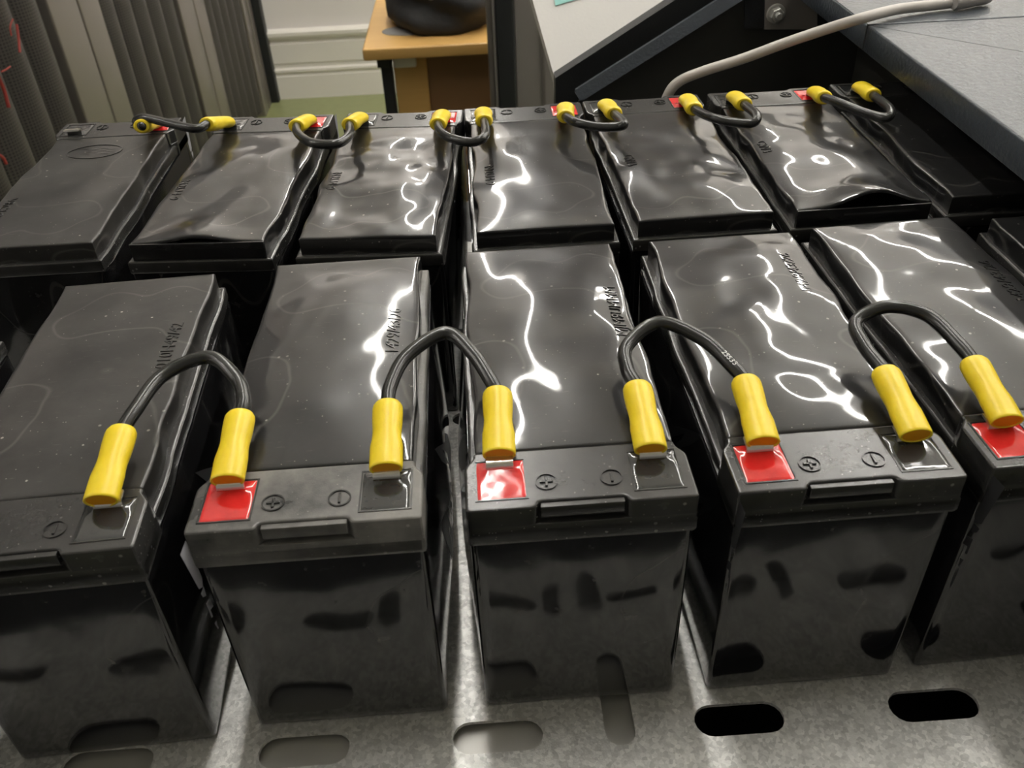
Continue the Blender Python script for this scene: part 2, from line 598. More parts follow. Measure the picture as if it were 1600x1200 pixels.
# dark back panel with the sloping folded top edge
a0 = at(905, 158, y=470); a1 = at(1175, -10, y=470)
pan = MB()
z_lo = -60
pan.extrude([(a0.x, 470, z_lo), (XW, 470, z_lo), (XW, 470, 111), (LX + 2, 470, 111), (a1.x, 470, a1.z), (a0.x, 470, a0.z)], (0, 3, 0))
cabpart(pan, 'back_panel', M['dark_paint'])
sl = MB()
path = [at(906, 150, y=464), at(1000, 91, y=464), at(1170, -13, y=464)]
dn = Vector((a1 - a0)).normalized()
nn = Vector((-dn.z, 0, dn.x))
q0 = at(912, 156, y=464); q1 = at(1195, -22, y=464)
w_ = 7.6
bk = Vector((0, 5.5, 0))
sl.extrude([q0 - nn * 0.2, q1 - nn * 0.2, q1 + nn * w_ + bk, q0 + nn * w_ - dn * 1.5 + bk, q0 + nn * (w_ - 1.5) - dn * 3 + bk * .8, q0 - dn * 2.5 + nn * .8 + bk * .1], (0, 5.5, -1))
bm_o = cabpart(sl, 'sloping_edge', M['blue_grey'])
# black gasket-edged band and the pale panel it frames
bd = MB()
bd.extrude([at(868, 172, y=500), at(868, 122, y=500), at(1064, -6, y=500), at(1088, -26, y=500), at(1215, -26, y=500), at(916, 165, y=500)], (0, 14, 0))
cabpart(bd, 'frame_band', M['black_paint'])
# bracket with bolt in the back right corner
br_ = thing('corner_bracket', 'small zinc angle bracket bolted in the dark back corner under the deck', 'bracket', at(1212, 22, y=465))
o_ = Vector(br_.location) / MM
c0 = at(1194, 46, y=466); c1 = at(1277, 46, y=466); c2 = at(1277, -20, y=466); c3 = at(1196, -20, y=466)
MB().extrude([Vector(c) - o_ for c in (c0, c1, c2, c3)], (0, 2.5, 0)).build('plate', M['mid_paint'], br_)
bc = at(1212, 21, y=466) - o_
mb = MB()
ringp = lambda r, y, n, ph=0: [(bc.x + r * math.cos(2 * math.pi * k / n + ph), y, bc.z + r * math.sin(2 * math.pi * k / n + ph)) for k in range(n)]
mb.loft([ringp(6.6, bc.y, 24), ringp(6.6, bc.y - 1.2, 24), ringp(6.2, bc.y - 1.5, 24)])
mb.build('washer', M['zinc'], br_)
mb = MB()
mb.loft([ringp(4.9, bc.y - 1.5, 6, .3), ringp(4.9, bc.y - 5.0, 6, .3), ringp(4.2, bc.y - 5.8, 6, .3)])
mb.loft([ringp(2.4, bc.y - 5.8, 16), ringp(2.4, bc.y - 9, 16), ringp(2.0, bc.y - 9.5, 16)])
mb.build('bolt', M['zinc'], br_)
blk = at(1176, 20, y=462)
mb = MB(); mb.extrude([at(1162, 42, y=469), at(1192, 42, y=469), at(1192, -20, y=469), at(1164, -20, y=469)], (0, -3, 0))
tag(mb.build('rubber_block', M['black_paint']), 'small black rubber block left of the bolted corner bracket', 'block')

# ------------------------------------------------------------------ batteries
ZS, ZT = 80.7, 95.0
HW, LEN = 32.5, 149.6
BLK = 23.0                      # depth of the terminal block


class Batt:
    def __init__(s, seed, dome=2.6, amp=0.9, lift=0.0, side=1.2, wl=34.0, lift_c=0.0, sidelift=0.0, belly=2.0):
        s.belly = belly
        s.k = seed * 7.31
        s.dome, s.amp, s.lift, s.side, s.wl, s.lift_c, s.sidelift = dome, amp, lift, side, wl, lift_c, sidelift

    def wav(s, y, sgn):
        """Softened side edge of the lid, wandering in and out along the battery."""
        if y < BLK - 3:
            return 0.0
        e = min(1, (y - BLK + 3) / 14) * min(1, max(0, (LEN - y) / 10))
        v = fbm(y / 27.0, s.k + sgn * 5.0, 1.7) * 1.7 + fbm(y / 11.0, s.k - sgn * 3.0, 8.7) * .45
        return sgn * e * s.side * (v + 0.25)

    def top(s, x, y):
        u = x / (HW - 3.2)
        v = (y - BLK) / (LEN - BLK - 2)
        v = min(1, max(0, v)); uu = min(1, abs(u))
        ed = (1 - uu ** 4) * min(1, v / .22) ** 1.3 * min(1, (1 - v) / .10) ** .8
        z = s.dome * (1 - uu ** 2.2) * (math.sin(math.pi * min(1, max(0, v)) ** 0.9) ** .7 if 0 < v < 1 else 0)
        z += ed * s.amp * (fbm(x / s.wl, y / (s.wl * 1.15), s.k) * 2.1 + fbm(x / (s.wl * .45), y / (s.wl * .5), s.k + 9) * .62)
        if s.lift:
            z += s.lift * math.exp(-((1 - v) / .16) ** 2) * math.exp(-((u - s.lift_c) / .52) ** 2)
        if s.sidelift:
            z += s.sidelift * math.exp(-((v - .62) / .12) ** 2) * max(0, -u) ** 6
        return ZT + z - 0.25


SX_ = [(-44, 670), ]


def side_poly(pts, z_off, plane):
    return [at(px, py, x=plane) for px, py in pts]


# grey print as it shows on the right-hand and left-hand flanks (photo outlines turned into y, z on the flank)
_r = lambda L: [at(660 + u * .2168, 670 + v * .2168, x=-43.2) for u, v in L]
PR = [_r(L) for L in (
    [(135, 35), (150, 45), (175, 140), (195, 230), (198, 310), (185, 270), (165, 320), (120, 240), (100, 150), (110, 130), (145, 190), (135, 100)],
    [(150, 385), (180, 460), (210, 550), (218, 660), (200, 590), (150, 470)],
    [(145, 510), (190, 600), (215, 680), (222, 800), (205, 740), (145, 570)],
    [(140, 590), (120, 680), (125, 730), (180, 950), (195, 910), (178, 800), (190, 730), (175, 680), (165, 740), (148, 670)])]
_l = lambda L: [at(230 + u * .25, 820 + v * .25, x=-110.2) for u, v in L]
PL = [_l(L) for L in (
    [(215, 95), (180, 185), (300, 400), (325, 385), (320, 330), (265, 215), (240, 185), (240, 140)],
    [(328, 380), (312, 430), (325, 450), (345, 440)],
    [(365, 460), (345, 490), (380, 580), (388, 570), (372, 530), (390, 505), (384, 498), (366, 512), (362, 490)],
    [(410, 595), (398, 612), (420, 650), (424, 640), (412, 618)])]


def make_battery(bt, name, label, x, y, rz, group, code=None, code_x=24.0, code_y=95.0, logo=False, plates=True, code_size=6.4, block='strip', cover='plate'):
    root = thing(name, label, 'battery', (x, y, 0), rz, group)
    # case: swollen box with its flanks bellied out
    per = []
    r = 2.0; n_c = 5
    yb0, yb1, hx = 0.8, LEN - 0.6, HW - 0.5
    corners = [(-hx + r, yb0 + r, 180), (hx - r, yb0 + r, 270), (hx - r, yb1 - r, 0), (-hx + r, yb1 - r, 90)]
    for ci, (cx, cy, a0_) in enumerate(corners):
        for k in range(n_c + 1):
            a_ = math.radians(a0_ + 90 * k / n_c)
            per.append((cx + r * math.cos(a_), cy + r * math.sin(a_)))
        nx, ny, na = corners[(ci + 1) % 4]
        p0 = per[-1]; a_ = math.radians(na)
        p1 = (nx + r * math.cos(a_), ny + r * math.sin(a_))
        m_ = 24 if ci % 2 == 0 else 44
        for k in range(1, m_):
            q = k / m_
            per.append((p0[0] * (1 - q) + p1[0] * q, p0[1] * (1 - q) + p1[1] * q))
    NZ = 34
    V = []; F = []
    n = len(per)
    zs = [0, .5, 1.5] + [1.5 + (ZS - 3.0) * (k / (NZ - 5)) for k in range(1, NZ - 5)] + [ZS - 1.5, ZS]
    for zi, z in enumerate(zs):
        inn = {0: 1.2, 1: .35}.get(zi, 0)
        vz = z / ZS
        for (px, py) in per:
            X, Y = px, py
            wy = max(0, math.sin(math.pi * min(1, max(0, (Y - 4) / (LEN - 8)))))
            if abs(abs(X) - hx) < 1e-4:
                sgn = 1 if X > 0 else -1
                X += sgn * bt.belly * (wy ** .7 * math.sin(math.pi * vz) ** .8 + .25 * wy * fbm(Y / 30, z / 30, bt.k + sgn) * math.sin(math.pi * vz))
            elif abs(Y - yb0) < 1e-4 or abs(Y - yb1) < 1e-4:
                wx = max(0, 1 - (abs(X) / hx) ** 4)
                sg = -1 if Y < 50 else 1
                Y += sg * wx * math.sin(math.pi * min(1, vz * 1.02)) ** .6 * (0.45 * math.sin(math.pi * vz) + 0.42 * fbm(X / 19, z / 22, bt.k + 3) + 0.10 * fbm(X / 8, z / 9, bt.k + 6))
            if inn:
                X -= math.copysign(inn, X) * min(1, abs(X) / 5); Y += inn if Y < 20 else (-inn if Y > LEN - 20 else 0)
            V.append((X, Y, z))
    for k in range(len(zs) - 1):
        for i in range(n):
            j = (i + 1) % n
            F.append((k * n + i, k * n + j, (k + 1) * n + j, (k + 1) * n + i))
    F.append(tuple(range(n - 1, -1, -1))); F.append(tuple((len(zs) - 1) * n + i for i in range(n)))
    case = mk('case', V, F, M['case'], root, True, sharp=1.0)
    # lid: lower skirt with a softened rim, and the terminal block in front
    mb = MB()
    ys = [0.0] + [BLK - 5 + (LEN - BLK + 5) * k / 60 for k in range(61)]
    out = []
    for yy in ys:
        out.append((-HW + 0 + min(0, bt.wav(yy, -1)) * .8 + (0.9 if yy > BLK - 4 else 0), yy))
    right = [(HW + max(0, bt.wav(yy, 1)) * .8 - (0.9 if yy > BLK - 4 else 0), yy) for yy in ys]
    poly = [(p[0], p[1]) for p in right] + [(p[0], p[1]) for p in reversed(out)]
    # ccw: front-right up the right side, then back down the left
    mb.prism(poly, ZS + .25, ZS + 6.3, 1.0, 0.0)
    nw = 13.2
    blk_lo = [(-HW, 0), (HW, 0), (HW, BLK - 4), (HW - 2.4, BLK), (-HW + 2.4, BLK), (-HW, BLK - 4)]
    blk_hi = [(-HW, 0), (-nw, 0), (-nw + 1.0, 2.3), (nw - 1.0, 2.3), (nw, 0), (HW, 0), (HW, BLK - 5), (HW - 2.6, BLK - 1.5), (HW - 2.6, BLK + .8), (-HW + 2.6, BLK + .8), (-HW + 2.6, BLK - 1.5), (-HW, BLK - 5)]
    mb.prism(blk_lo, ZS + .25, 88.2, 0.35, 1.1)
    mb.prism(blk_hi, 88.0, ZT, 0.8, 1.4, bottom=False)
    mb.box(-nw + 1.4, nw - 1.4, 0.5, 2.6, 90.2, 94.2, .25)
    lid = mb.build('lid', M[block], root, True, sharp=0.5)
    # cover plate: softened and blistered
    nx, ny = 46, 96
    x0, x1, y0, y1 = -HW + 3.2, HW - 3.2, BLK + 0.7, LEN - 2.4
    xs = [(0, 7.5), (0.02, 0.9), (0.12, .35), (0.45, .08)] + [((x1 - x0) * k / nx, 0) for k in range(1, nx)] + [(x1 - x0 - .45, .08), (x1 - x0 - .12, .35), (x1 - x0 - .02, .9), (x1 - x0, 7.5)]
    yl = [(0, 7.5), (0.02, 0.9), (0.12, .4), (0.4, .1)] + [((y1 - y0) * k / ny, 0) for k in range(1, ny)] + [(y1 - y0 - .45, .08), (y1 - y0 - .12, .35), (y1 - y0 - .02, .9), (y1 - y0, 7.5)]
    V = []; F = []
    for (dy, qy) in yl:
        Y = y0 + dy
        for (dx, qx) in xs:
            X = x0 + dx
            f = (X - x0) / (x1 - x0)
            XX = X + (bt.wav(Y, -1) * (1 - f) ** 2 + bt.wav(Y, 1) * f ** 2)
            q = max(qx, qy)
            z = bt.top(X, Y) - q if q < 5 else 86.0
            if bt.lift and qy >= 5 and qx < 5:
                z = max(86.0, bt.top(X, Y) - 1.5)
            V.append((XX, Y, z))
    nX = len(xs)
    for j in range(len(yl) - 1):
        for i in range(nX - 1):
            F.append((j * nX + i, j * nX + i + 1, (j + 1) * nX + i + 1, (j + 1) * nX + i))
    mk('cover_plate', V, F, M[cover], root, True, sharp=1.1)
    if bt.lift:   # dark rim left standing where the plate has lifted
        rim = MB()
        rim.box(x0 + .2, x1 - .2, y1 + .2, y1 + 1.3, 86, ZT - .2, .2)
        rim.build('cover_rim', M['lid'], root, True)
    # epoxy wells, terminals
    for sgn, mname, kind in ((-1, 'red', 'positive_pad'), (1, 'black_epoxy', 'negative_pad')):
        cx = sgn * 22.2
        fr = MB()
        a_, b_, c_, d_ = cx - 7.0, cx + 7.0, 3.9, 19.6
        g = 0.45
        for bx in ((a_ - g, a_, c_ - g, d_ + g), (b_, b_ + g, c_ - g, d_ + g), (a_, b_, c_ - g, c_), (a_, b_, d_, d_ + g)):
            fr.box(*bx, ZT - .3, ZT + .22)
        V = []; F = []
        N = 22
        ty = 15.6
        for j in range(N + 1):
            for i in range(N + 1):
                X = a_ + 14 * i / N; Y = c_ + (d_ - c_) * j / N
                ddx = max(0, abs(X - cx) - 3.9); ddy = Y - ty
                d = math.hypot(ddx, ddy)
                eb = min(1, min(X - a_, b_ - X, Y - c_, d_ - Y) / 1.0)
                z = ZT + 0.16 + 0.95 * math.exp(-(d / 1.7) ** 1.3) * eb + .07 * fbm(X / 4, Y / 4, bt.k)
                if i in (0, N) or j in (0, N):
                    z = ZT - .1
                V.append((X, Y, z))
        for j in range(N):
            for i in range(N):
                F.append((j * (N + 1) + i, j * (N + 1) + i + 1, (j + 1) * (N + 1) + i + 1, (j + 1) * (N + 1) + i))
        pad = mk(kind, V, F, M[mname], root, True)
        pad['label'] = 'red epoxy square at the positive terminal' if sgn < 0 else 'black epoxy square at the negative terminal'
        mk('pad_frame', fr.V, fr.F, M['strip'], pad, False)
        # folded tab terminal: rises, bends and runs back
        pth = [(0, ty, ZT - .5), (0, ty, ZT + .9), (0, ty + .3, ZT + 1.9), (0, ty + 1.1, ZT + 2.5), (0, ty + 2.4, ZT + 2.65), (0, ty + 4.2, ZT + 2.9)]
        V = []; F = []
        hw = 3.9; th = .8
        sp = spline(pth, 4)
        for i, p in enumerate(sp):
            tg = (sp[min(i + 1, len(sp) - 1)] - sp[max(i - 1, 0)]).normalized()
            nr = Vector((0, -tg.z, tg.y)) * th / 2
            for q in (Vector((-hw, 0, 0)) - nr, Vector((hw, 0, 0)) - nr, Vector((hw, 0, 0)) + nr, Vector((-hw, 0, 0)) + nr):
                V.append(tuple(p + q + Vector((cx, 0, 0))))
        for i in range(len(sp) - 1):
            for k in range(4):
                F.append((i * 4 + k, i * 4 + (k + 1) % 4, (i + 1) * 4 + (k + 1) % 4, (i + 1) * 4 + k))
        F.append((3, 2, 1, 0)); F.append(tuple((len(sp) - 1) * 4 + k for k in range(4)))
        mk('terminal', V, F, M['tin'], root, True, sharp=.7)
    # polarity marks: ringed plus and minus standing up from the block
    for cx, plus in ((-9.4, True), (9.2, False)):
        cy = 9.6
        mb = MB()
        N = 30
        for r0, r1 in ((2.85, 3.25),):
            V = []; F = []
            for k in range(N):
                a_ = 2 * math.pi * k / N
                for rr, zz in ((r0, ZT - .1), (r0, ZT + .4), (r1, ZT + .4), (r1, ZT - .1)):
                    V.append((cx + rr * math.cos(a_), cy + rr * math.sin(a_), zz))
            for k in range(N):
                for q in range(3):
                    F.append((k * 4 + q, k * 4 + q + 1, ((k + 1) % N) * 4 + q + 1, ((k + 1) % N) * 4 + q))
            mb.add(V, F)
        if plus:
            mb.box(cx - 1.9, cx + 1.9, cy - .38, cy + .38, ZT - .1, ZT + .5, .1)
            mb.box(cx - .38, cx + .38, cy - 1.9, cy + 1.9, ZT - .1, ZT + .5, .1)
        else:
            mb.box(cx - .38, cx + .38, cy - 1.9, cy + 1.9, ZT - .1, ZT + .5, .1)
        mb.build('plus_mark' if plus else 'minus_mark', M['strip'], root, False)
    if code:
        V, F = text_mesh(code, code_size, .22)
        VV = []
        for (a_, b_, c_) in V:
            X, Y = code_x - b_, code_y + a_
            VV.append((X, Y, bt.top(X, Y) + c_ + .08))
        mk('date_code', VV, F, M['plate'], root, False)
    if logo:
        mb = MB(); N = 40; V = []; F = []
        cx, cy = 2.0, 45.0
        for k in range(N):
            a_ = 2 * math.pi * k / N
            for dr in (-.35, .35):
                X = cx + (14 + dr) * math.cos(a_); Y = cy + (9 + dr) * math.sin(a_)
                V.append((X, Y, bt.top(X, Y) + .3)); V.append((X, Y, bt.top(X, Y) - .3))
        for k in range(N):
            j = (k + 1) % N
            F += [(4 * k, 4 * j, 4 * j + 2, 4 * k + 2), (4 * k, 4 * k + 1, 4 * j + 1, 4 * j), (4 * k + 2, 4 * j + 2, 4 * j + 3, 4 * k + 3)]
        for q in range(3):
            k0 = len(V)
            for k in range(15):
                X = cx - 10 + 20 * k / 14; Y = cy + (q - 1) * 3.6 + 1.3 * math.sin(k * .9 + q)
                for dy in (-.4, .4):
                    V.append((X, Y + dy, bt.top(X, Y) + .28))
            for k in range(14):
                F.append((k0 + 2 * k, k0 + 2 * k + 2, k0 + 2 * k + 3, k0 + 2 * k + 1))
        mk('moulded_emblem', V, F, M['plate'], root, False)
    # printed flanks
    if plates:
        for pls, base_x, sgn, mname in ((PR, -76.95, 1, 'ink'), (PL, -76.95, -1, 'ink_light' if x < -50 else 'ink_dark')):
            mb = MB()
            for pl in pls:
                cc = [(p.y - 0.7, p.z) for p in pl]
                k0 = len(mb.V)
                # triangulate on a fine grid following the bellied flank
                bmx = bmesh.new()
                vs_ = [bmx.verts.new((0, c[0], c[1])) for c in cc]
                try:
                    f = bmx.faces.new(vs_)
                except ValueError:
                    bmx.free(); continue
                bmesh.ops.triangulate(bmx, faces=[f])
                for _ in range(2):
                    bmesh.ops.subdivide_edges(bmx, edges=bmx.edges, cuts=1)
                bmx.verts.index_update()
                V = []
                for v in bmx.verts:
                    Y, z = v.co.y, v.co.z
                    vz = min(1, max(0, z / ZS)); wy = max(0, math.sin(math.pi * min(1, max(0, (Y - 4) / (LEN - 8)))))
                    X = sgn * (hx + bt.belly * (wy ** .7 * math.sin(math.pi * vz) ** .8 + .25 * wy * fbm(Y / 30, z / 30, bt.k + sgn) * math.sin(math.pi * vz)) + .12)
                    V.append((X, Y, z))
                mb.add(V, [tuple(v.index for v in f.verts) for f in bmx.faces])
                bmx.free()
            o = mb.build('flank_print', M[mname], root, True)
            o['label'] = 'large grey letters printed on the flank'
    return root


FG = 'front row of swollen batteries with terminals towards the viewer'
BG = 'back row of swollen batteries with terminals at their far ends'
SPEC = [
    # bt, label, x, y, rz, group, code, cx, cy
    (Batt(1, belly=4.7, dome=1.2, amp=.45, side=1.1), 'front row battery cropped by the left edge of the photo, only its black pad showing', -154.2, -4.5, .0456, FG, dict(cover='dull_plate', code='010H49/42', code_x=22.5, code_y=97)),
    (Batt(2, belly=4.7, dome=2.6, amp=.75, side=1.0), 'front row battery left of the middle one, its terminal block scuffed pale and streaky', -76.95, .7, .0075, FG, dict(block='scuffed', code='1429/43/26', code_x=21, code_y=92)),
    (Batt(3, belly=4.7, dome=3.0, amp=.8, side=1.3), 'middle battery of the front row, standing half over the upright slot of the tray', 0, 2.0, .006, FG, dict(code='MJM9UMMM', code_x=24, code_y=95)),
    (Batt(4, belly=4.0, dome=3.2, amp=.95, side=1.2, wl=28), 'front row battery directly right of the middle one, lit and fully in frame', 75.6, 2.25, .0128, FG, dict(code='0429/43/26', code_x=20, code_y=112)),
    (Batt(5, belly=2.2, dome=1.8, amp=.7, side=1.1, wl=30), 'front row battery cropped by the right frame edge, only its red pad showing', 148.6, 6.3, .043, FG, dict(code='1429/43/26', code_x=23, code_y=94)),
    (Batt(6, belly=2.5, dome=1.5, amp=.5), 'dark shaded front row battery farthest right beneath the cabinet deck', 218.0, 4.0, .0, FG, dict()),
    (Batt(7, belly=4.7, dome=1.0, amp=.5), 'battery at the far left edge of the photo of which only a lid corner shows', -236.0, -34.0, .02, FG, dict()),
    (Batt(11, belly=2.2, dome=1.0, amp=.55, side=1.1, sidelift=1.5), 'dull dusty back row battery at the left with a bare tin terminal', -220.7, 324.9, math.pi, BG, dict(cover='dull_plate', logo=True, code='VRC1CZ3', code_x=23, code_y=112)),
    (Batt(12, belly=2.2, dome=1.8, amp=.8, lift=3.2, side=1.2), 'back row battery second from left, near plate edge slightly arched open', -134.0, 318.6, math.pi - .0752, BG, dict(code='M2U4 9', code_x=24, code_y=96)),
    (Batt(13, belly=0.9, dome=2.2, amp=1.2, side=1.3, wl=24), 'back row battery with bright ring shaped glare on its blistered plate, third from left', -61.8, 314.2, math.pi - .0707, BG, dict(code='N2U4 9', code_x=24, code_y=92)),
    (Batt(14, belly=0.9, dome=2.6, amp=.9, side=1.3), 'back row battery directly behind the middle battery of the front row', 3.2, 313.1, math.pi + .0045, BG, dict(code='N2U4 9', code_x=22, code_y=92)),
    (Batt(15, belly=0.9, dome=2.4, amp=1.25, side=1.4, wl=25), 'wavy back row battery where the pale grey cable starts', 69.35, 314.9, math.pi + .0228, BG, dict(code='CW3', code_x=22, code_y=88)),
    (Batt(16, belly=2.2, dome=2.0, amp=.9, lift=7.5, side=1.3, lift_c=-.15), 'back row battery with its near plate edge arched high and gaping black', 139.9, 315.5, math.pi + .0088, BG, dict(code='CW3', code_x=24, code_y=80)),
    (Batt(17, belly=2.2, dome=1.2, amp=.5), 'dark shaded back row battery farthest right beneath the cabinet deck', 210.5, 319.0, math.pi, BG, dict()),
]
for bt, lab, x, y, rz, grp, kw in SPEC:
    make_battery(bt, 'lead_acid_battery', lab, x, y, rz, grp, **kw)


# ------------------------------------------------------------------ jumper cables with yellow sleeves
def local(i, p):
    x, y, rz = SPEC[i][2:5]
    c, s_ = math.cos(rz), math.sin(rz)
    return Vector((x + p[0] * c - p[1] * s_, y + p[0] * s_ + p[1] * c, p[2]))


def make_jumper(label, group, A, B, ends, mids):
    """A, B: (mouth point, far end point) of each sleeve in tray millimetres; mids: wire points between them."""
    root = thing('jumper_cable', label, 'cable', (A[0] + B[0]) / 2, 0.0, group)
    o_ = (A[0] + B[0]) / 2
    for (m0, m1) in (A, B):
        ax = (m1 - m0)
        pth = [m0, m0 + ax * .3 + Vector((0, 0, .2)), m0 + ax * .62 + Vector((.0, 0, -.15)), m1]
        sp = [p - o_ for p in spline(pth, 9)]
        n = len(sp)

        def prof(i, u):
            w = 4.85 - .15 * u if u < .35 else 4.80 - .55 * math.sin(min(1, (u - .35) / .25) * math.pi / 2) if u < .6 else 4.25 + .35 * math.sin(min(1, (u - .6) / .28) * math.pi / 2)
            h = 3.1 if u < .3 else 3.1 + .55 * min(1, (u - .3) / .4)
            if u > .93:
                k = (1 - ((u - .93) / .07) ** 2 * .16); w *= k; h *= k
            if u < .02:
                w *= .985; h *= .97
            return w, h
        rings = sweep(sp, prof, nseg=28)
        # mouth: fold inward to make a wall
        t0 = (sp[1] - sp[0]).normalized()

        def shr(r, f, d):
            c = sum((Vector(q) for q in r), Vector()) / len(r)
            return [tuple(c + (Vector(q) - c) * f + t0 * d) for q in r]
        rr = [shr(rings[0], .84, .4), shr(rings[0], .86, .05), shr(rings[0], .93, -.12)] + rings
        mb = MB(); mb.loft(rr, cap=False)
        t1 = (sp[-1] - sp[-2]).normalized()
        last = rings[-1]
        c1 = sum((Vector(q) for q in last), Vector()) / len(last)
        k0 = len(mb.V)
        mb.loft([last, [tuple(c1 + (Vector(q) - c1) * .8 + t1 * .25) for q in last], [tuple(c1 + (Vector(q) - c1) * .55) for q in last]], cap=True)
        sl_ = mk('sleeve', mb.V, mb.F, M['yellow'], root, True, sharp=1.2)
        sl_['label'] = 'yellow insulating sleeve'
        mi = MB(); mi.loft([shr(rings[0], .86, .22), shr(rings[0], .84, .26), shr(rings[0], .3, .3)], cap=True)
        mk('sleeve_lining', mi.V, mi.F, M['orange'], sl_, True)['label'] = 'orange mouth of the sleeve'
    a1, b1 = A[1], B[1]
    da = (A[1] - A[0]).normalized(); db = (B[1] - B[0]).normalized()
    pts = [a1 - da * 4, a1 - da * .5] + list(mids) + [b1 - db * .5, b1 - db * 4]
    mb = MB(); tube(mb, [p - o_ for p in pts], 2.25, 10, 18)
    w = mk('wire', mb.V, mb.F, M['wire'], root, True, sharp=1.2)
    return root


CG = 'black jumper cables along the front row'
CB = 'black jumper cables along the back row'
ZC0, ZC1 = 99.0, 103.0
front = [
    # caps as mouth pixel, end pixel; wire pixels with height
    (((157, 783), (191, 672)), ((355, 752), (376, 648)), [(212, 640, 105), (255, 586, 107), (325, 558, 109), (368, 590, 107), (381, 625, 105)],
     'leftmost front jumper cable, casting its mirror image on the dull plate beneath'),
    (((603, 733), (606, 632)), ((780, 711), (777, 612)), [(610, 603, 105), (636, 556, 108), (696, 520, 110), (738, 552, 108), (765, 592, 105)],
     'front jumper cable with a tall arch ending on the middle battery red pad'),
    (((1017, 703), (995, 603)), ((1193, 692), (1164, 594)), [(980, 577, 105), (980, 540, 107), (1030, 504, 110), (1098, 530, 108), (1145, 573, 105)],
     'front jumper cable bulging left from the middle battery black pad'),
    (((1432, 681), (1382, 580)), ((1574, 659), (1520, 565)), [(1350, 540, 105), (1338, 503, 107), (1385, 479, 110), (1448, 492, 108), (1500, 540, 105)],
     'rightmost front jumper cable, hooked loop between the last two lit batteries'),
]
for ci_, (a, b, mids, lab) in enumerate(front):
    A = (at(*a[0], z=ZC0), at(*a[1], z=ZC1)); B = (at(*b[0], z=ZC0), at(*b[1], z=ZC1))
    mp3 = [at(px, py, z=z) for px, py, z in mids]
    jr = make_jumper(lab, CG, A, B, None, mp3)
    if ci_ == 2:      # small white digits printed along the wire
        db = (B[1] - B[0]).normalized()
        sp = spline([A[1]] + mp3 + [B[1] - db * .5 * -1], 24)[-40:]
        ln = [0]
        for i in range(1, len(sp)):
            ln.append(ln[-1] + (sp[i] - sp[i - 1]).length)
        V, F = text_mesh('25533', 2.5, 0.0)
        VV = []
        x_mid = ln[-1] - 7.5
        for (a_, b_, c_) in V:
            q = min(max(x_mid + a_, 0), ln[-1] - .01)
            i = max(k for k in range(len(ln) - 1) if ln[k] <= q)
            f = (q - ln[i]) / (ln[i + 1] - ln[i])
            p = sp[i].lerp(sp[i + 1], f); tg = (sp[i + 1] - sp[i]).normalized()
            sd = tg.cross(Vector((0, 0, 1))).normalized(); up = sd.cross(tg)
            ang = -b_ / 2.3 + .15
            VV.append(tuple(p + (up * math.cos(ang) + sd * math.sin(ang)) * 2.32 - Vector(((A[0] + B[0]) / 2))))
        mk('cable_print', VV, F, M['white_ink'], jr, False)

# back row: sleeve mouths sit over the folded terminals (battery index, side), far ends from the photo
back = [
    (8 - 1, -1, (226, 196), 8, 1, (333, 193), [(213, 190, 106), (225, 184, 109), (262, 192, 108), (305, 201, 107)], 'back row jumper cable farthest left, one sleeve crossed by its own wire'),
    (8, -1, (464, 197), 9, 1, (546, 195), [(466, 209, 106), (487, 223, 106.5), (525, 225, 106.5), (545, 212, 106)], 'back row jumper cable drooping in a shallow bowl between second and third battery'),
    (9, -1, (682, 199), 10, 1, (757, 193), [(690, 207, 106), (708, 217, 106), (738, 222, 106), (758, 212, 107)], 'back row jumper cable behind the middle battery, small deep loop'),
    (10, -1, (884, 187), 11, 1, (965, 184), [(900, 191, 106), (935, 198, 106), (966, 198, 107), (975, 192, 108)], 'back row jumper cable swinging right in front of the pale panel, thin flat loop'),
    (11, -1, (1092, 180), 12, 1, (1166, 166), [(1110, 183, 106), (1145, 191, 106), (1176, 192, 107), (1182, 180, 108)], 'back row jumper cable just below the pale grey cable start'),
    (12, -1, (1288, 153), 13, 1, (1372, 154), [(1310, 160, 106), (1350, 176, 106), (1385, 184, 107), (1390, 170, 108)], 'back row jumper cable farthest right, half lost in the shade under the deck'),
]
for i0, s0, e0, i1, s1, e1, mids, lab in back:
    A = (local(i0, (s0 * 22.2, 18.4, ZC0)), at(*e0, z=ZC1 + 1.5)); B = (local(i1, (s1 * 22.2, 18.4, ZC0)), at(*e1, z=ZC1 + 1.5))
    fix = lambda q: (q[0], q[0] + (q[1] - q[0]).normalized() * 25.5)
    make_jumper(lab, CB, fix(A), fix(B), None, [at(px, py, z=z) for px, py, z in mids])

# ------------------------------------------------------------------ pale grey cable to the deck
gc = thing('grey_cable', 'pale grey round cable rising from the back row up onto the cabinet deck', 'cable', at(1045, 150, y=333))
o_ = Vector(gc.location) / MM
pts = [Vector((86, 334, 40)), Vector((87, 334, 75)), at(1044, 148, y=333), at(1062, 127, y=333), at(1100, 111, y=333), at(1160, 92, y=333), at(1225, 68, y=330), at(1290, 46, y=326), at(1345, 29, y=321),
       at(1400, 15, z=129.2), at(1450, 9, z=128.6), at(1500, 3, z=128.6)]
mb = MB(); tube(mb, [p - o_ for p in pts], 2.9, 8, 18)
mb.build('jacket', M['grey_cable'], gc, True)
mb = MB()
pa, pb = at(1490, 5, z=129.3) - o_, at(1545, -5, z=129.3) - o_
d_ = pb - pa
mb.loft(sweep([pa, pa + d_ * .06, pa + d_ * .5, pa + d_ * .9, pb], lambda i, u: ((3.3, 3.3), (3.9, 3.9), (3.9, 3.9), (3.9, 3.9), (3.3, 3.3))[i], nseg=20))
mb.build('ferrule', M['grey_plug'], gc, True, sharp=.6)

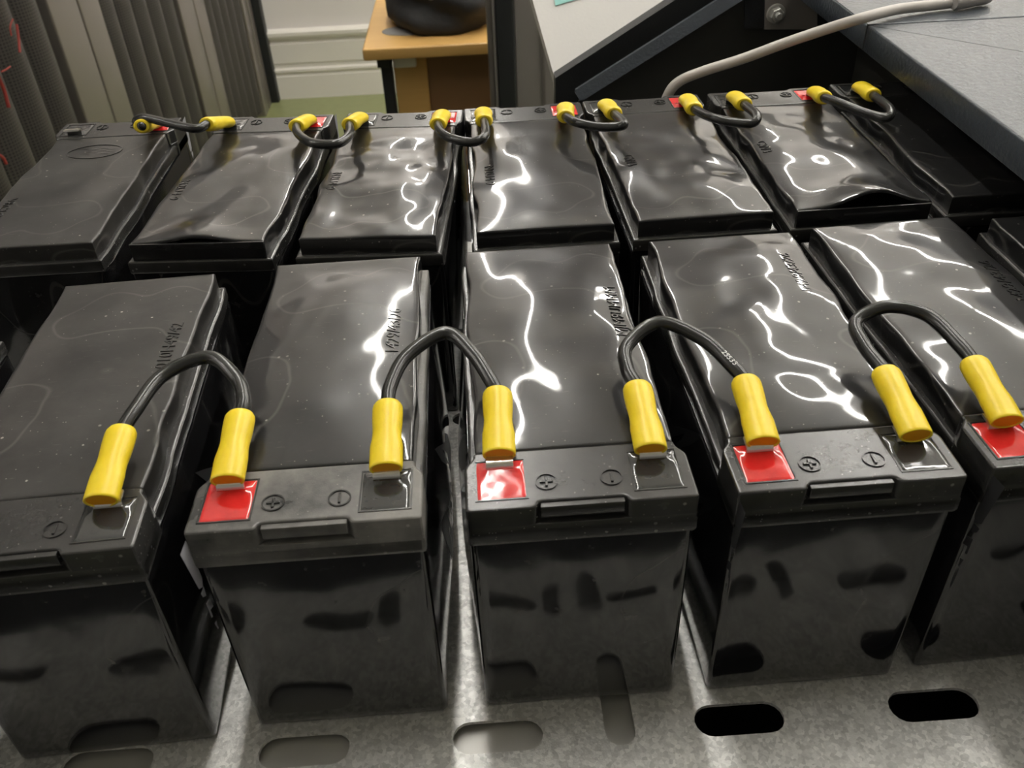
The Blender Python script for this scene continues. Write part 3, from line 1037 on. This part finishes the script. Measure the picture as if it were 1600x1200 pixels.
# ------------------------------------------------------------------ behind the cabinet: pale panel, note, grey cabinet, post
pp = thing('pale_panel', 'pale grey leaning panel behind the black edged band', 'panel', at(950, 60, y=560))
o_ = Vector(pp.location) / MM
pa = [at(820, -60, y=1150), at(869, 180, y=560), at(950, 150, y=560), at(1240, -60, y=560)]
LEAN = ((0, 560, 60), (0, -0.75, 0.66))
ptl = [at_plane(px, py, *LEAN) for px, py in ((812, -70), (866, 120), (868, 175), (960, 150), (1120, -50), (1140, -70))]
MB().extrude([p - o_ for p in ptl], (0, 9, -8)).build('sheet', M['pale_paint'], pp)
nt = MB()
nt.extrude([at_plane(px, py, (0, 559.5, 60.4), LEAN[1]) for px, py in ((862, -20), (868, 9), (905, -2), (925, -20))], (0, -.3, .26))
tag(nt.build('sticky_note', M['note']), 'mint green paper note stuck near the top of the pale panel', 'note')

gcab = thing('grey_cabinet', 'mid grey tall cabinet with dark front post beside the wooden desk', 'cabinet', (200, 1300, FLOOR))
o_ = Vector((200, 1300, FLOOR))


def P3(name, m, x0, x1, y0, y1, z0, z1, b=2):
    mb = MB(); mb.box(x0 - o_.x, x1 - o_.x, y0 - o_.y, y1 - o_.y, z0 - o_.z, z1 - o_.z, b)
    return mb.build(name, m, gcab, True)


P3('side_panel', M['mid_paint'], 47, 420, 1306, 1795, FLOOR, 900)
P3('corner_post', M['black_paint'], 17, 47, 1296, 1340, FLOOR, 900)
P3('edge_trim', M['alu'], 3, 12, 1304, 1330, FLOOR, 900, 1)
P3('door_edge', M['mid_paint'], 12, 17, 1300, 1330, FLOOR, 900, 1)
sr = MB()
sr.extrude([(47 + 26 - o_.x, 1306 - o_.y, 900 - o_.z), (47 + 30 - o_.x, 1306 - o_.y, 900 - o_.z), (47 + 62 - o_.x, 1306 - o_.y, FLOOR - o_.z), (47 + 58 - o_.x, 1306 - o_.y, FLOOR - o_.z)], (0, -4, 0))
sr.build('seam_strip', M['alu'], gcab)

# ------------------------------------------------------------------ desk
desk = thing('office_desk', 'beech topped desk with black legs and brown modesty board by the back wall', 'desk', (300, 2100, FLOOR))
o_ = Vector((300, 2100, FLOOR))


def D3(name, m, x0, x1, y0, y1, z0, z1, b=2, par=None):
    mb = MB(); mb.box(x0 - o_.x, x1 - o_.x, y0 - o_.y, y1 - o_.y, z0 - o_.z, z1 - o_.z, b)
    return mb.build(name, m, par or desk, True)


D3('desk_top', M['wood'], -263, 900, 1806, 2620, -325, -300, 4)
D3('leg', M['black_paint'], -232, -207, 1850, 1890, FLOOR, -352)
D3('leg', M['black_paint'], -232, -207, 2530, 2570, FLOOR, -352)
D3('leg_rail', M['black_paint'], -238, -206, 1840, 2580, -352, -325)
D3('end_panel', M['wood'], -204, -128, 1862, 1880, FLOOR, -325)
D3('modesty_board', M['brown'], -128, 880, 1868, 1884, FLOOR, -325)
D3('cable_box', M['white_plastic'], -200, -150, 1832, 1860, -352, -325, 3)

# bag: slumped black nylon body with folds, strap and ring
bag = thing('black_bag', 'slumped black nylon bag lying on the beech desk', 'bag', (-75, 2075, -300))
V = []; F = []
NU, NV = 64, 34
for j in range(NV + 1):
    ph = math.pi * j / NV
    for i in range(NU):
        th = 2 * math.pi * i / NU
        dx, dy, dz = math.sin(ph) * math.cos(th), math.sin(ph) * math.sin(th), math.cos(ph)
        rr = 1 + .16 * fbm(dx * 1.4, dy * 1.4, dz * 1.4 + 3) + .07 * fbm(dx * 4, dy * 4, dz * 4) + .04 * math.sin(9 * dz + 4 * dx)
        sq = (abs(dx) ** 3 + abs(dy) ** 3 + abs(dz) ** 3) ** (-1 / 3)
        V.append((dx * 142 * rr * sq ** .6 + 4, dy * 188 * rr * sq ** .6 * (1 - .12 * dz), max(0.5, 62 + dz * 118 * rr * sq ** .6)))
for j in range(NV):
    for i in range(NU):
        F.append((j * NU + i, j * NU + (i + 1) % NU, (j + 1) * NU + (i + 1) % NU, (j + 1) * NU + i))
mk('body', V, F, M['bag'], bag, True)
mb = MB()
tube(mb, [(-120, -70, 60), (-90, -150, 90), (-20, -172, 130), (60, -160, 150), (110, -110, 120)], 9, 8, 10)
mb.build('strap', M['bag'], bag, True)
mb = MB()
tube(mb, [(-30 + 13 * math.cos(a * math.pi / 6), -178, 88 + 13 * math.sin(a * math.pi / 6)) for a in range(13)], 3, 4, 8, Vector((0, 1, 0)))
mb.build('ring', M['mid_paint'], bag, True)
# cloth lying left of the bag
V = []; F = []
for j in range(15):
    for i in range(25):
        a_, b_ = i / 24 * 2 - 1, j / 14 * 2 - 1
        V.append((a_ * 62 * (1 - .25 * b_ * b_), b_ * 40 * (1 - .3 * a_ * a_), 1 + 5 * (1 - a_ * a_) * (1 - b_ * b_) * (1 + fbm(a_ * 2, b_ * 2, 4))))
for j in range(14):
    for i in range(24):
        F.append((j * 25 + i, j * 25 + i + 1, (j + 1) * 25 + i + 1, (j + 1) * 25 + i))
cl = mk('cloth', V, F, M['cloth'], None, True, loc=(-165, 1935, -300))
md = cl.modifiers.new('t', 'SOLIDIFY'); md.thickness = .003
tag(cl, 'crumpled blue grey cloth on the desk in front of the black bag', 'cloth')

# ------------------------------------------------------------------ server racks along the left
YB = [(740, 1200), (1200, 1821), (2094, 2689), (2973, 3494)]
YB = [(300, 1010, 1205), (1205, 1818, 2094), (2094, 2692, 2973), (2973, 3480, 3630)]
labs = ['server rack nearest the batteries, red cables glowing behind its perforated ridged door',
        'server rack nearest the viewer in the visible row, wide pale stile at its far side',
        'middle server rack in view with four dark grooves down its ridged mesh door',
        'farthest server rack, its narrow mesh door beside the black post near the back wall']
labs = ['server rack standing outside the left of the photo, nearest to the viewer',
        'server rack at the top left corner with red cables showing behind its ridged mesh door',
        'server rack second from the left with its mesh door between two pale stiles',
        'narrowest looking server rack, farthest away next to the black post']
for (y0, y1, y2), lab in zip(YB, labs):
    rk = thing('server_rack', lab, 'rack', (-1200, (y0 + y2) / 2, FLOOR), 0, 'server racks in a row along the left')
    ox, oy, oz = -1200, (y0 + y2) / 2, FLOOR
    mb = MB(); mb.box(-1560 - ox, -950 - ox, y0 + 2 - oy, y2 - 2 - oy, 0, 2080, 3)
    mb.build('rack_body', M['black_paint'], rk, True)
    # ridged perforated door: shallow vertical corrugation
    V = []; F = []
    n_ = 150; depth = 42
    for i in range(n_ + 1):
        u = i / n_
        Y = y0 + 8 + (y1 - y0 - 16) * u
        g = abs(math.sin(math.pi * u * 5)) ** .55
        X = -948 + 6 + depth * g
        V.append((X - ox, Y - oy, 40)); V.append((X - ox, Y - oy, 2060))
    for i in range(n_):
        F.append((2 * i, 2 * i + 2, 2 * i + 3, 2 * i + 1))
    dr = mk('mesh_door', V, F, M['mesh'], rk, True)
    for ya, yb in ((y1, y1 + (y2 - y1) * .55), (y1 + (y2 - y1) * .55 + 4, y2)):
        mb = MB(); mb.box(-949 - ox, -902 - ox, ya - oy, yb - 3 - oy, 0, 2080, 3)
        mb.build('stile', M['alu'], rk, True)
pxa, pxb = at(407, 165, y=3650).x, at(438, 165, y=3650).x
mb = MB(); mb.box(pxa, pxb, 3640, 3690, FLOOR, 1000, 2)
tag(mb.build('black_post', M['black_paint'], None, True), 'upright black post at the far end of the server racks', 'post')
# red leads tied in front of the nearest visible mesh door
random.seed(5)
for k, seg in enumerate((((26, 38), (29, 60), (31, 82)), ((2, 112), (9, 109), (16, 104)), ((-4, 118), (6, 140), (14, 168)), ((20, 30), (16, 42), (18, 56)), ((-6, 240), (4, 246), (10, 256)))):
    mb = MB(); tube(mb, [at(px, py, x=-890) for px, py in seg], (2.6, 1.6, 3.4, 1.6, 3.0)[k], 6, 8, Vector((0, 1, 0)))
    tag(mb.build('patch_lead', M['red_wire'], None, True),
        ['red patch lead hanging upright high on the first rack door', 'thin red patch lead lying nearly level on the first rack door', 'longest slanting red patch lead at the left edge of the photo',
         'shortest thin red patch lead, topmost on the first rack door', 'lowest red patch lead on the rack door, beside the dull battery'][k], 'cable', 'leads hanging on the first rack door')

# ------------------------------------------------------------------ ceiling battens (seen only as glare in the plastic)
def batten(x, y, L, lab):
    b_ = thing('ceiling_light', lab, 'light', (x, y, CEIL - 260), 0, 'suspended tube ceiling lights')
    MB().box(-40, 40, -L / 2, L / 2, 0, 35, 4).build('housing', M['housing'], b_, True)
    for yy in (-L * .35, L * .35):
        MB().box(-4, 4, yy - 4, yy + 4, 35, 260).build('hanger', M['housing'], b_)
    mb = MB()
    mb.loft([[(9 * math.cos(2 * math.pi * k / 12), yy, -14 + 9 * math.sin(2 * math.pi * k / 12)) for k in range(12)] for yy in (-L / 2 + 20, L / 2 - 20)])
    mb.build('tube', M['tube'], b_, True)


for x, side in ((-2050, 'far left'), (-1330, 'left'), (-60, 'middle'), (850, 'right'), (1800, 'far right')):
    for y, dist in ((650, 'above the batteries'), (1800, 'above the desk'), (3100, 'near the back wall')):
        batten(x, y, 1250, 'suspended tube light of the %s row, %s' % (side, dist))
